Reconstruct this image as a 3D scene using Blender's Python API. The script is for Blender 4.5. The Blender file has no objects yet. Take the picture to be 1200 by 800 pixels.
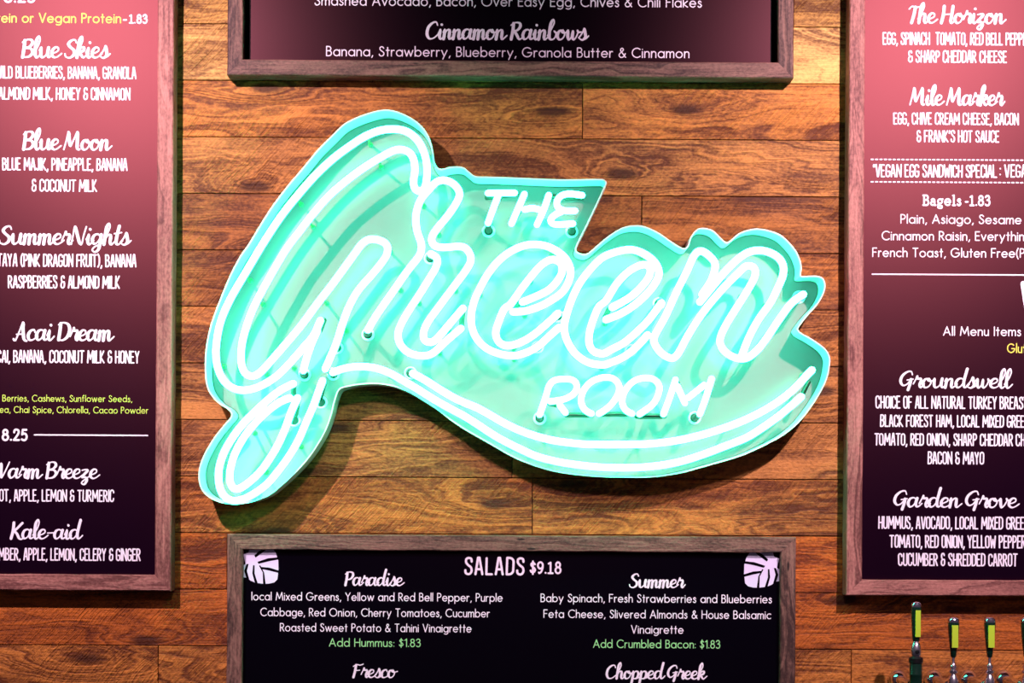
import bpy, math, random
import numpy as np
from mathutils import Vector, Matrix
from mathutils.geometry import tessellate_polygon, delaunay_2d_cdt
random.seed(11)
SC = bpy.context.scene
COL = SC.collection
R = math.radians

# ------------------------------------------------------------------ camera
D = 3.0                      # lens to plank wall, metres
S = 0.0015                   # metres per photo pixel on the wall
CU, CV = 600.0, 580.0        # where the lens axis meets the frame (rising-front lens)
ZC = 1.68                    # eye height
ROLL = R(0.33)
cd = bpy.data.cameras.new('camera')
cam = bpy.data.objects.new('camera', cd); COL.objects.link(cam)
cd.sensor_width = 36; cd.sensor_fit = 'HORIZONTAL'; cd.lens = 60
cd.shift_y = 180.0 / 1200.0
ca, sa = math.cos(ROLL), math.sin(ROLL)
m = Matrix(((ca, -sa, 0, 0), (0, 0, -1, -D), (sa, ca, 0, ZC), (0, 0, 0, 1)))
cam.matrix_world = m
SC.camera = cam
cd.clip_start = 0.05

def P(px, py, d=0.0):
    """photo pixel -> (x, z) on the plane d metres in front of the wall"""
    k = S * (D - d) / D
    a, b = (px - CU) * k, (CV - py) * k
    return (a * ca - b * sa, ZC + a * sa + b * ca)

# ------------------------------------------------------------------ light and exposure
SC.view_settings.view_transform = 'Standard'
SC.view_settings.look = 'None'
SC.view_settings.exposure = 0.0
SC.view_settings.gamma = 1.0
SC.view_settings.use_curve_mapping = False
w = bpy.data.worlds.new('room_air'); SC.world = w; w.use_nodes = True
wt = w.node_tree; tc = wt.nodes.new('ShaderNodeTexCoord'); sx = wt.nodes.new('ShaderNodeSeparateXYZ')
mr = wt.nodes.new('ShaderNodeMapRange'); mr.inputs[1].default_value = -0.6; mr.inputs[2].default_value = 0.8
mr.inputs[3].default_value = 0.03; mr.inputs[4].default_value = 0.17
wt.links.new(tc.outputs['Generated'], sx.inputs[0]); wt.links.new(sx.outputs[2], mr.inputs[0])
wt.links.new(mr.outputs[0], wt.nodes['Background'].inputs[1])
wt.nodes['Background'].inputs[0].default_value = (0.55, 0.40, 0.60, 1)      # dim room: darker floor, paler ceiling
SC.cycles.max_bounces = 6

def track_or_fill_spot(name, px, py, dist, aim, watts, size, col, rad=0.022):
    x, z = (px - 600) * S, 1.95 + (400 - py) * S
    l = bpy.data.lights.new(name, 'SPOT'); l.energy = watts; l.color = col
    l.spot_size = R(size); l.spot_blend = 1.0; l.shadow_soft_size = rad
    o = bpy.data.objects.new(name, l); COL.objects.link(o)
    o.location = (x, -dist, z)
    t = Vector(((aim[0] - 600) * S, 0, 1.95 + (400 - aim[1]) * S))
    o.rotation_euler = (t - o.location).to_track_quat('-Z', 'Y').to_euler()
    return o
PINK = (1.0, 0.69, 0.84)
track_or_fill_spot('track_or_fill_spot', -70, -235, 1.48, (20, 240), 275, 68, PINK)
track_or_fill_spot('track_or_fill_spot', 1263, -235, 1.48, (1175, 240), 275, 68, PINK)
track_or_fill_spot('track_or_fill_spot', 600, -330, 2.75, (600, 740), 240, 26, PINK, 0.10)  # soft fill spot, added to brighten the lower centre board

# ------------------------------------------------------------------ node helpers
class NT:
    def __init__(self, name):
        self.m = bpy.data.materials.new(name); self.m.use_nodes = True
        self.t = self.m.node_tree; self.n = self.t.nodes
        self.b = self.n['Principled BSDF']
    def node(self, typ, **kw):
        n = self.n.new(typ)
        for k, v in kw.items(): setattr(n, k, v)
        return n
    def link(self, a, b): self.t.links.new(a, b)
    def put(self, sock, v):
        if hasattr(v, 'is_output'): self.link(v, sock)
        else: sock.default_value = v
    def math(self, op, a, b=0.0, c=None, clamp=False):
        n = self.node('ShaderNodeMath', operation=op, use_clamp=clamp)
        self.put(n.inputs[0], a); self.put(n.inputs[1], b)
        if c is not None: self.put(n.inputs[2], c)
        return n.outputs[0]
    def noise(self, vec, scale=1.0, detail=3.0, rough=0.55, dist=0.0):
        n = self.node('ShaderNodeTexNoise')
        self.put(n.inputs['Vector'], vec); n.inputs['Scale'].default_value = scale
        n.inputs['Detail'].default_value = detail; n.inputs['Roughness'].default_value = rough
        n.inputs['Distortion'].default_value = dist
        return n.outputs['Fac']
    def vec(self, x, y, z):
        n = self.node('ShaderNodeCombineXYZ')
        self.put(n.inputs[0], x); self.put(n.inputs[1], y); self.put(n.inputs[2], z)
        return n.outputs[0]
    def smooth(self, v, a, b, lo=0.0, hi=1.0):
        n = self.node('ShaderNodeMapRange', interpolation_type='SMOOTHSTEP')
        self.put(n.inputs[0], v); n.inputs[1].default_value = a; n.inputs[2].default_value = b
        n.inputs[3].default_value = lo; n.inputs[4].default_value = hi
        return n.outputs[0]
    def mix(self, f, a, b, mode='MIX'):
        n = self.node('ShaderNodeMix', data_type='RGBA', blend_type=mode)
        self.put(n.inputs[0], f); self.put(n.inputs[6], a); self.put(n.inputs[7], b)
        return n.outputs[2]
    def set(self, **kw):
        for k, v in kw.items(): self.put(self.b.inputs[k.replace('_', ' ')], v)
        return self.m

def plain(name, col, rough=0.5, metal=0.0, spec=0.5, **kw):
    t = NT(name)
    t.set(Base_Color=(*col, 1), Roughness=rough, Metallic=metal)
    t.b.inputs['Specular IOR Level'].default_value = spec
    for k, v in kw.items(): t.put(t.b.inputs[k.replace('_', ' ')], v)
    return t.m

def wood(name, tint, light, dark, saw=1.0, knots=1.0, fibre=1.0, bump=1.0, hole=False):
    """plank wood: u runs along the board (metres), v across it; pid differs from board to board"""
    t = NT(name)
    uv = t.node('ShaderNodeUVMap', uv_map='grain').outputs[0]
    sp = t.node('ShaderNodeSeparateXYZ'); t.link(uv, sp.inputs[0])
    u, v = sp.outputs[0], sp.outputs[1]
    pid = t.node('ShaderNodeAttribute', attribute_name='pid').outputs['Fac']
    u2 = t.math('ADD', u, t.math('MULTIPLY', pid, 7.31))
    # knots
    kv = t.node('ShaderNodeTexVoronoi', voronoi_dimensions='2D'); kv.inputs['Scale'].default_value = 1.0
    t.link(t.vec(t.math('MULTIPLY', u2, 2.0), t.math('ADD', t.math('MULTIPLY', v, 6.5), t.math('MULTIPLY', pid, 5.7)), 0.0), kv.inputs['Vector'])
    kd = t.math('ADD', kv.outputs['Distance'], t.math('MULTIPLY', t.math('SUBTRACT', t.noise(t.vec(t.math('MULTIPLY', u2, 30), t.math('MULTIPLY', v, 60), pid), 1, 2), 0.5), 0.05))
    near = t.smooth(kd, 0.34, 0.0)
    # cathedral figure, bending round the knots
    big = t.noise(t.vec(t.math('MULTIPLY', u2, 2.6), t.math('MULTIPLY', v, 13), t.math('MULTIPLY', pid, 3.0)), 1.0, 3, 0.55, 0.4)
    fig = t.math('ADD', t.math('MULTIPLY', big, 13.0), t.math('ADD', t.math('MULTIPLY', v, 70.0), t.math('MULTIPLY', near, 5.0 * knots)))
    ring = t.smooth(t.noise(t.vec(t.math('MULTIPLY', fig, 1.5), t.math('MULTIPLY', u2, .9), pid), 1.0, 2, 0.5), 0.32, 0.66)
    fine = t.noise(t.vec(t.math('MULTIPLY', u2, 11), t.math('MULTIPLY', v, 330), pid), 1.0, 4, 0.65, 0.15)
    blot = t.noise(t.vec(t.math('MULTIPLY', u2, 5), t.math('MULTIPLY', v, 16), t.math('ADD', pid, 4.0)), 1.0, 4, 0.6)
    rough_ = t.noise(t.vec(t.math('MULTIPLY', u2, 160), t.math('MULTIPLY', v, 260), pid), 1.0, 3, 0.6)
    # circular-saw scoring, slanted and slightly curved
    su = t.math('ADD', t.math('MULTIPLY', u2, 0.76), t.math('ADD', t.math('MULTIPLY', v, -0.65), t.math('MULTIPLY', big, 0.02)))
    sl = t.math('ADD', t.math('MULTIPLY', u2, 0.65), t.math('MULTIPLY', v, 0.76))
    saww = t.math('MULTIPLY', t.math('SUBTRACT', t.noise(t.vec(t.math('MULTIPLY', su, 330.0), t.math('MULTIPLY', sl, 14.0), pid), 1.0, 2, 0.5), 0.5), 4.0)
    smask = t.smooth(t.noise(t.vec(t.math('MULTIPLY', u2, 3.3), t.math('MULTIPLY', v, 11), t.math('ADD', pid, 9)), 1.0, 2), 0.38, 0.62)
    sawm = t.math('MULTIPLY', saww, t.math('MULTIPLY', smask, saw))
    # colour
    f1 = t.math('ADD', t.math('MULTIPLY', ring, 0.34), t.math('MULTIPLY', fine, 0.62 * fibre))
    f1 = t.math('ADD', f1, t.math('MULTIPLY', t.math('SUBTRACT', blot, 0.5), 1.1))
    f1 = t.math('ADD', f1, t.math('MULTIPLY', t.math('SUBTRACT', rough_, 0.5), 0.75))
    f1 = t.math('ADD', f1, t.math('MULTIPLY', sawm, 0.07))
    f1 = t.smooth(f1, 0.10, 1.02)
    c = t.mix(f1, (*dark, 1), (*light, 1))
    core = t.smooth(kd, 0.085, 0.03, 0, 0.85 * knots)
    c = t.mix(core, c, (dark[0] * 0.35, dark[1] * 0.28, dark[2] * 0.25, 1))
    if hole:
        hv = t.node('ShaderNodeTexVoronoi'); hv.inputs['Scale'].default_value = 1.0
        t.link(t.vec(t.math('MULTIPLY', u2, 9.0), t.math('MULTIPLY', v, 38.0), t.math('MULTIPLY', pid, 3.3)), hv.inputs['Vector'])
        c = t.mix(t.smooth(hv.outputs['Distance'], 0.10, 0.05, 0, 0.95), c, (0.008, 0.004, 0.003, 1))
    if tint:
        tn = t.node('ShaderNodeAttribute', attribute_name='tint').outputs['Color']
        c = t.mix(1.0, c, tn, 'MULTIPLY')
    h = t.math('ADD', t.math('MULTIPLY', ring, 0.25), t.math('MULTIPLY', fine, 0.45))
    h = t.math('ADD', h, t.math('ADD', t.math('MULTIPLY', rough_, 0.6), t.math('MULTIPLY', sawm, 0.34)))
    bp = t.node('ShaderNodeBump'); bp.inputs['Strength'].default_value = 0.75 * bump
    bp.inputs['Distance'].default_value = 0.0022
    t.link(h, bp.inputs['Height'])
    t.set(Base_Color=c, Roughness=0.62, Normal=bp.outputs[0])
    t.b.inputs['Specular IOR Level'].default_value = 0.3
    return t.m

M = {}
M['plank'] = wood('reclaimed_planks', True, (1.0, 0.92, 0.80), (0.15, 0.085, 0.06), 1.3, 1.0, 1.0, 1.3)
M['gap'] = plain('dark_gap', (0.012, 0.006, 0.004), 0.9)
M['frame_rose'] = wood('rosy_barnwood', False, (0.53, 0.235, 0.18), (0.12, 0.038, 0.032), 0.0, 0.5, 1.0, 0.7, True)
M['frame_brown'] = wood('brown_barnwood', False, (0.30, 0.160, 0.112), (0.04, 0.018, 0.014), 0.0, 0.5, 1.0, 0.7, True)
def satin(name, base, sheen, rough):
    """satin printed sheet: near-black ink under a tinted soft sheen"""
    t = NT(name); t.n.remove(t.b)
    df = t.node('ShaderNodeBsdfDiffuse'); df.inputs[0].default_value = (*base, 1)
    gl = t.node('ShaderNodeBsdfAnisotropic', distribution='BECKMANN'); gl.inputs['Color'].default_value = (*sheen, 1)
    gl.inputs['Roughness'].default_value = rough
    ad = t.node('ShaderNodeAddShader'); t.link(df.outputs[0], ad.inputs[0]); t.link(gl.outputs[0], ad.inputs[1])
    t.link(ad.outputs[0], t.n['Material Output'].inputs[0])
    return t.m
M['panel'] = satin('satin_print', (0.0045, 0.0008, 0.0065), (0.037, 0.0105, 0.0105), 0.415)
M['panel_cool'] = satin('satin_print_cool', (0.0016, 0.0012, 0.0035), (0.0125, 0.0045, 0.005), 0.35)
M['backer'] = plain('black_backer', (0.003, 0.003, 0.003), 0.8, 0, 0.1)
M['white'] = plain('white_print', (0.92, 0.86, 0.92), 0.6, 0, 0.3)
M['yellow'] = plain('yellow_print', (0.80, 0.78, 0.10), 0.6, 0, 0.3)
M['lime'] = plain('lime_print', (0.52, 0.80, 0.10), 0.6, 0, 0.3)
M['mint'] = plain('green_print', (0.32, 0.80, 0.30), 0.6, 0, 0.3)
M['lilac'] = plain('lilac_print', (0.78, 0.76, 0.95), 0.6, 0, 0.3)
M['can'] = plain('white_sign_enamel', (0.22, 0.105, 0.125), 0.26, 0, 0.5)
M['rim'] = plain('white_sign_edge', (0.74, 0.70, 0.70), 0.35, 0, 0.5)
M['boot'] = plain('black_boot', (0.004, 0.012, 0.006), 0.45)
M['standoff'] = plain('tube_standoff', (0.05, 0.30, 0.07), 0.25)
M['chrome'] = plain('chrome', (0.82, 0.80, 0.84), 0.08, 1.0)
M['satin_chrome'] = plain('satin_chrome', (0.90, 0.84, 0.88), 0.27, 1.0)
M['steel_dark'] = plain('dark_steel', (0.05, 0.055, 0.05), 0.18, 0.9)
M['handle'] = plain('bottle_green_handle', (0.004, 0.030, 0.016), 0.16, 0, 0.8)
M['limeplate'] = plain('lime_label', (0.60, 0.95, 0.05), 0.4)
M['black'] = plain('black_rubber', (0.004, 0.004, 0.004), 0.4)
NEON = (0.86, 26.0, 14.0)
t = NT('lit_neon_glass'); t.set(Base_Color=(0.9, 1, 0.95, 1), Roughness=0.2)
t.b.inputs['Emission Color'].default_value = (NEON[0] / 10, NEON[1] / 10, NEON[2] / 10, 1)
t.b.inputs['Emission Strength'].default_value = 10.0
M['neon'] = t.m

# ------------------------------------------------------------------ mesh helpers
class MB:
    def __init__(self): self.v = []; self.f = []; self.uv = []; self.mi = []
    def add(self, vs, fs, uvs=None, mi=0):
        o = len(self.v); self.v += vs
        for k, f in enumerate(fs):
            self.f.append([i + o for i in f]); self.mi.append(mi)
            self.uv.append(uvs[k] if uvs else [(0, 0)] * len(f))
    def box(self, x0, x1, y0, y1, z0, z1, mi=0):
        vs = [(x, y, z) for x in (x0, x1) for y in (y0, y1) for z in (z0, z1)]
        self.add(vs, [(0, 1, 3, 2), (4, 6, 7, 5), (0, 4, 5, 1), (2, 3, 7, 6), (0, 2, 6, 4), (1, 5, 7, 3)], None, mi)
    def lathe(self, org, axis, prof, seg=20, mi=0):
        """prof: (distance along axis, radius)"""
        a = Vector(axis).normalized()
        e = Vector((1, 0, 0)) if abs(a.x) < 0.9 else Vector((0, 1, 0))
        b = a.cross(e).normalized(); c = a.cross(b)
        org = Vector(org); vs = []; fs = []
        for (h, r) in prof:
            for k in range(seg):
                q = 2 * math.pi * k / seg
                vs.append(tuple(org + a * h + (b * math.cos(q) + c * math.sin(q)) * max(r, 1e-5)))
        for i in range(len(prof) - 1):
            for k in range(seg):
                k2 = (k + 1) % seg
                fs.append((i * seg + k, i * seg + k2, (i + 1) * seg + k2, (i + 1) * seg + k))
        fs.append(tuple(range(seg - 1, -1, -1))); n = (len(prof) - 1) * seg
        fs.append(tuple(range(n, n + seg)))
        self.add(vs, fs, None, mi)
    def tube(self, pts, r, seg=10, cap=True, mi=0):
        pts = [Vector(p) for p in pts]; n = len(pts)
        ring = []; rr = []
        up = Vector((0, 1, 0)); last = None
        tans = [(pts[min(i + 1, n - 1)] - pts[max(i - 1, 0)]).normalized() for i in range(n)]
        seq = [(pts[i], tans[i], r) for i in range(n)]
        if cap:
            pre = [(pts[0] - tans[0] * r * math.sin(q), tans[0], r * math.cos(q)) for q in (1.5, 1.05, 0.5)]
            post = [(pts[-1] + tans[-1] * r * math.sin(q), tans[-1], r * math.cos(q)) for q in (0.5, 1.05, 1.5)]
            seq = pre + seq + post
        vs = []; fs = []; b = None
        for (p, tg, rad) in seq:
            if b is None:
                b = tg.cross(up)
                if b.length < 0.05: b = tg.cross(Vector((1, 0, 0)))
            b = (b - tg * b.dot(tg)).normalized(); c = tg.cross(b)
            for k in range(seg):
                q = 2 * math.pi * k / seg
                vs.append(tuple(p + (b * math.cos(q) + c * math.sin(q)) * rad))
        for i in range(len(seq) - 1):
            for k in range(seg):
                k2 = (k + 1) % seg
                fs.append((i * seg + k, i * seg + k2, (i + 1) * seg + k2, (i + 1) * seg + k))
        fs.append(tuple(range(seg - 1, -1, -1))); q = (len(seq) - 1) * seg
        fs.append(tuple(range(q, q + seg)))
        self.add(vs, fs, None, mi)
    def build(self, name, mats, parent=None, smooth=False, grain=False, pid=None):
        me = bpy.data.meshes.new(name)
        off = Vector((0, 0, 0)); p = parent
        while p is not None: off += p.location; p = p.parent
        org = off if parent else Vector((0, 0, 0))
        me.from_pydata([(a - org.x, b - org.y, c - org.z) for a, b, c in self.v], [], self.f)
        mats = mats if isinstance(mats, (list, tuple)) else [mats]
        for mm in mats: me.materials.append(mm)
        for pl, i in zip(me.polygons, self.mi):
            pl.material_index = i; pl.use_smooth = smooth
        if grain:
            ul = me.uv_layers.new(name='grain')
            for pl, uvs in zip(me.polygons, self.uv):
                for li, q in zip(pl.loop_indices, uvs): ul.data[li].uv = q
            at = me.attributes.new('pid', 'FLOAT', 'FACE')
            for i in range(len(me.polygons)):
                at.data[i].value = pid[i] if isinstance(pid, list) else (pid or 0.0)
        o = bpy.data.objects.new(name, me); COL.objects.link(o)
        if parent: o.parent = parent
        if smooth:
            try: me.set_sharp_from_angle(angle=R(40))
            except Exception: pass
        return o

def thing(name, label, cat, loc, group=None):
    o = bpy.data.objects.new(name, None); COL.objects.link(o); o.location = loc
    o.empty_display_size = 0.05
    o['label'] = label; o['category'] = cat
    if group: o['group'] = group
    return o

def cr(pts, step=3.0, closed=False, tension=0.5):
    """Catmull-Rom through the points, sampled about every `step` units"""
    n = len(pts); out = []
    rng = range(n) if closed else range(n - 1)
    for i in rng:
        if closed: p0, p1, p2, p3 = pts[(i - 1) % n], pts[i], pts[(i + 1) % n], pts[(i + 2) % n]
        else: p0, p1, p2, p3 = pts[max(i - 1, 0)], pts[i], pts[i + 1], pts[min(i + 2, n - 1)]
        L = math.dist(p1, p2); k = max(1, int(round(L / step)))
        for j in range(k):
            s = j / k; s2, s3 = s * s, s * s * s
            out.append(tuple(0.5 * (2 * b + (c - a) * s + (2 * a - 5 * b + 4 * c - d_) * s2 + (3 * b - a - 3 * c + d_) * s3)
                             for a, b, c, d_ in zip(p0, p1, p2, p3)))
    if not closed: out.append(tuple(pts[-1]))
    return out

# ------------------------------------------------------------------ the plank wall
def build_wall():
    mb = MB(); pids = []; tints = []
    rows0 = [(26.6, 33), (92, 98), (159.5, 163.5)]
    pitch = 66.25; y_ref = 29.8
    zr = P(600, y_ref)[1]; hp = pitch * S
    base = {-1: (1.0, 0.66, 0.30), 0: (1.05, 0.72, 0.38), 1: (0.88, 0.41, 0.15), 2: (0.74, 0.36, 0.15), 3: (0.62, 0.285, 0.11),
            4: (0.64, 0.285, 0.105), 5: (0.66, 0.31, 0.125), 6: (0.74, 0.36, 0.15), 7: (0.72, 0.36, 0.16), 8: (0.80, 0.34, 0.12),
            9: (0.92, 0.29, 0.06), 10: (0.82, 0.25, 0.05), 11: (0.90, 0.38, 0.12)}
    cuts = {11: [-0.62, 0.598], 9: [-0.5, 0.9], -1: [-0.9, 0.49], 0: [-0.25], 1: [0.12, -1.1], 5: [0.05], 10: [0.16], 4: [-0.05, 0.85], 7: [0.0, -0.8]}
    X0, X1 = -2.4, 2.4
    for k in range(-14, 22):
        zt = zr - k * hp; zb = zt - hp
        if zb < 0: zb = 0.0
        if zt <= 0.01: break
        xs = [X0] + sorted(cuts.get(k, [random.uniform(-0.9, 0.9)])) + [X1]
        b0 = base.get(k, random.choice([base[1], base[3], base[9], base[0]]))
        for j in range(len(xs) - 1):
            g = 0.0007
            x0, x1, z0, z1 = xs[j] + g, xs[j + 1] - g, zb + g, zt - g
            dy = random.uniform(0, 0.0015); e = 0.0007
            yf = -dy; yb = 0.018
            vs = [(x0, yf + e, z0), (x1, yf + e, z0), (x1, yf + e, z1), (x0, yf + e, z1),
                  (x0 + e, yf, z0 + e), (x1 - e, yf, z0 + e), (x1 - e, yf, z1 - e), (x0 + e, yf, z1 - e),
                  (x0, yb, z0), (x1, yb, z0), (x1, yb, z1), (x0, yb, z1)]
            fs = [(4, 5, 6, 7), (0, 1, 5, 4), (1, 2, 6, 5), (2, 3, 7, 6), (3, 0, 4, 7), (8, 9, 1, 0), (9, 10, 2, 1), (10, 11, 3, 2), (11, 8, 0, 3)]
            pid = random.uniform(0, 9)
            uvs = [[(vs[i][0], vs[i][2] - zb) for i in f] for f in fs]
            mb.add(vs, fs, uvs)
            jt = random.uniform(0.9, 1.1); hu = random.uniform(-0.05, 0.05)
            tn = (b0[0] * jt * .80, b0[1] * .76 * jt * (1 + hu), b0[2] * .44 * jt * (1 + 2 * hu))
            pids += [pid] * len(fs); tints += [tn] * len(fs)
    nf = len(mb.f)
    mb.add([(X0, 0.012, 0), (X1, 0.012, 0), (X1, 0.012, 3.1), (X0, 0.012, 3.1)], [(0, 1, 2, 3)], None, 1)
    pids.append(0.0); tints.append((0, 0, 0))
    o = mb.build('wall_back', [M['plank'], M['gap']], None, False, True, pids)
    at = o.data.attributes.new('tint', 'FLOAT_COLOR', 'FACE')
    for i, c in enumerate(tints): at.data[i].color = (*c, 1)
    o['kind'] = 'structure'
build_wall()

# ------------------------------------------------------------------ lettering: stroke alphabets
def arc(cx, cy, rx, ry, a0, a1):
    n = max(5, int(abs(a1 - a0) / 18))
    return [(cx + rx * math.cos(R(a0 + (a1 - a0) * i / n)), cy + ry * math.sin(R(a0 + (a1 - a0) * i / n))) for i in range(n + 1)]

def parse(spec):
    out = []
    for s in spec.split('|'):
        q = s.split(); k = q[0]; n = [float(x) for x in q[1:]]
        if k == 'a': out.append(arc(*n))
        elif k == 'd': out.append([(n[0], n[1]), (n[0] + 0.01, n[1] - 0.01)])
        else:
            p = list(zip(n[0::2], n[1::2]))
            out.append(cr(p, 0.06) if k == 'c' else p)
    return out

SANS = {
 'A': 'l 0 0 .36 1 .72 0|l .13 .33 .59 .33', 'B': 'l .24 0 0 0 0 1 .22 1|a .22 .77 .2 .23 90 -90|l 0 .54 .24 .54|a .24 .27 .24 .27 90 -90',
 'C': 'a .46 .5 .46 .5 48 312', 'D': 'l .2 0 0 0 0 1 .2 1|a .2 .5 .48 .5 90 -90', 'E': 'l .42 1 0 1 0 0 .42 0|l 0 .52 .38 .52',
 'F': 'l .42 1 0 1 0 0|l 0 .52 .36 .52', 'G': 'a .46 .5 .46 .5 45 352|l .92 .46 .52 .46', 'H': 'l 0 0 0 1|l .6 0 .6 1|l 0 .52 .6 .52',
 'I': 'l 0 0 0 1', 'M': 'l 0 0 .12 1 .44 .2 .76 1 .88 0', 'O': 'a .48 .5 .48 .5 0 360', 'P': 'l 0 0 0 1 .2 1|a .2 .74 .25 .26 90 -90|l .2 .48 0 .48',
 'R': 'l 0 0 0 1 .2 1|a .2 .74 .25 .26 90 -90|l .2 .48 0 .48|l .18 .48 .48 0', 'S': 'c .44 .84 .34 .97 .22 1 .08 .92 .07 .74 .2 .57 .36 .45 .46 .27 .38 .06 .2 0 .06 .06 0 .2',
 'T': 'l 0 1 .54 1|l .27 1 .27 0', 'V': 'l 0 1 .32 0 .64 1', 'Y': 'l 0 1 .3 .5 .6 1|l .3 .5 .3 0',
 'a': 'a .29 .32 .29 .32 0 360|l .58 .64 .58 0', 'b': 'l 0 1.04 0 0|a .29 .32 .29 .32 0 360', 'c': 'a .3 .32 .3 .32 52 308',
 'd': 'a .29 .32 .29 .32 0 360|l .58 1.04 .58 0', 'e': 'a .29 .32 .29 .32 0 318|l .01 .33 .57 .33', 'f': 'c .33 1 .22 1.02 .13 .92 .12 .78|l .12 .8 .12 0|l 0 .62 .28 .62',
 'g': 'a .29 .32 .29 .32 0 360|c .58 .64 .58 .3 .58 .02 .5 -.2 .3 -.28 .08 -.22', 'h': 'l 0 1.04 0 0|c 0 .3 .05 .54 .2 .64 .36 .6 .43 .45 .43 .28|l .43 .3 .43 0',
 'i': 'l 0 .64 0 0|d 0 .88', 'j': 'l 0 .64 0 -.2|d 0 .88', 'k': 'l 0 1.04 0 0|l .4 .64 .02 .3 .42 0', 'l': 'l 0 1.04 0 0',
 'm': 'l 0 .64 0 0|c 0 .3 .05 .54 .18 .64 .31 .6 .36 .45 .36 .28|l .36 .3 .36 0|c .36 .3 .41 .54 .54 .64 .67 .6 .72 .45 .72 .28|l .72 .3 .72 0',
 'n': 'l 0 .64 0 0|c 0 .3 .05 .54 .2 .64 .36 .6 .43 .45 .43 .28|l .43 .3 .43 0', 'o': 'a .3 .32 .3 .32 0 360', 'p': 'l 0 .64 0 -.3|a .29 .32 .29 .32 0 360',
 'q': 'l .58 .64 .58 -.3|a .29 .32 .29 .32 0 360', 'r': 'l 0 .64 0 0|c 0 .34 .06 .54 .16 .63 .27 .61', 's': 'c .3 .52 .22 .63 .1 .62 .04 .5 .12 .38 .26 .3 .33 .17 .24 .02 .1 0 .0 .1',
 't': 'l .14 .92 .14 0|l 0 .62 .28 .62', 'u': 'l 0 .64 0 .28|c 0 .3 .03 .08 .2 0 .36 .06 .42 .22 .43 .36|l .43 .64 .43 0', 'v': 'l 0 .64 .24 0 .48 .64',
 'w': 'l 0 .64 .2 0 .4 .62 .6 0 .8 .64', 'x': 'l 0 .64 .42 0|l .42 .64 0 0', 'y': 'l 0 .64 .25 .02|l .52 .64 .12 -.3', 'z': 'l 0 .62 .42 .62 0 0 .44 0',
 '1': 'l 0 .82 .2 1 .2 0', '2': 'c .02 .74 .08 .95 .24 1 .4 .92 .42 .7 .3 .45 .02 .03|l 0 .02 .46 .02', '3': 'c .02 .84 .14 .98 .32 .98 .42 .8 .34 .6 .2 .54|c .2 .54 .4 .5 .46 .28 .36 .05 .18 0 .02 .1',
 '5': 'l .42 .98 .1 .98 .05 .56|c .05 .54 .2 .64 .38 .56 .46 .34 .38 .08 .2 0 .02 .08', '8': 'a .24 .76 .19 .22 0 360|a .24 .27 .24 .27 0 360',
 '9': 'a .24 .7 .23 .29 0 360|c .47 .7 .44 .4 .3 .1 .14 0', '$': 'c .4 .8 .3 .9 .2 .92 .07 .84 .07 .7 .2 .56 .34 .45 .42 .29 .34 .12 .2 .08 .06 .12 0 .24|l .21 1.06 .21 -.08',
 ',': 'l .08 .04 .0 -.16', '.': 'd 0 .04', ':': 'd 0 .06|d 0 .52', '(': 'c .16 1.06 .03 .75 0 .42 .05 .1 .17 -.2', ')': 'c 0 1.06 .13 .75 .16 .42 .11 .1 0 -.2',
 '&': 'c .66 0 .32 .5 .17 .74 .22 .95 .38 .96 .43 .8 .3 .62 .1 .42 .02 .22 .14 .02 .34 .01 .52 .16 .62 .4', '-': 'l 0 .36 .22 .36',
}
SLAB = {k: SANS[k] for k in '2358$.-'}
SLAB.update({'1': 'l .02 .86 .2 .96 .2 0|l .0 0 .4 0', '9': SANS['9'] + '|d .1 .06', '8': SANS['8'], 'B': SANS['B'] + '|l -.1 0 .1 0|l -.1 1 .1 1', 'l': 'l .1 1.02 .1 0|l 0 1.0 .1 1.0|l -.02 0 .24 0',
 'a': 'c .06 .54 .2 .64 .36 .58 .4 .42 .4 0|a .2 .19 .2 .18 0 360|l .4 0 .52 0', 'g': 'a .24 .4 .22 .22 0 360|c .1 .16 .02 .04 .2 -.02 .42 -.08 .42 -.26 .2 -.3 .02 -.22 .06 -.08|l .4 .6 .52 .62',
 'e': SANS['e'], 's': SANS['s'], 'W': 'l .02 1 .24 0 .5 .9 .76 0 .98 1'})
ST = 'a .16 .8 .16 .2 {0} 180|l 0 .8 0 .2|a .16 .2 .16 .2 180 {1}'
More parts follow.
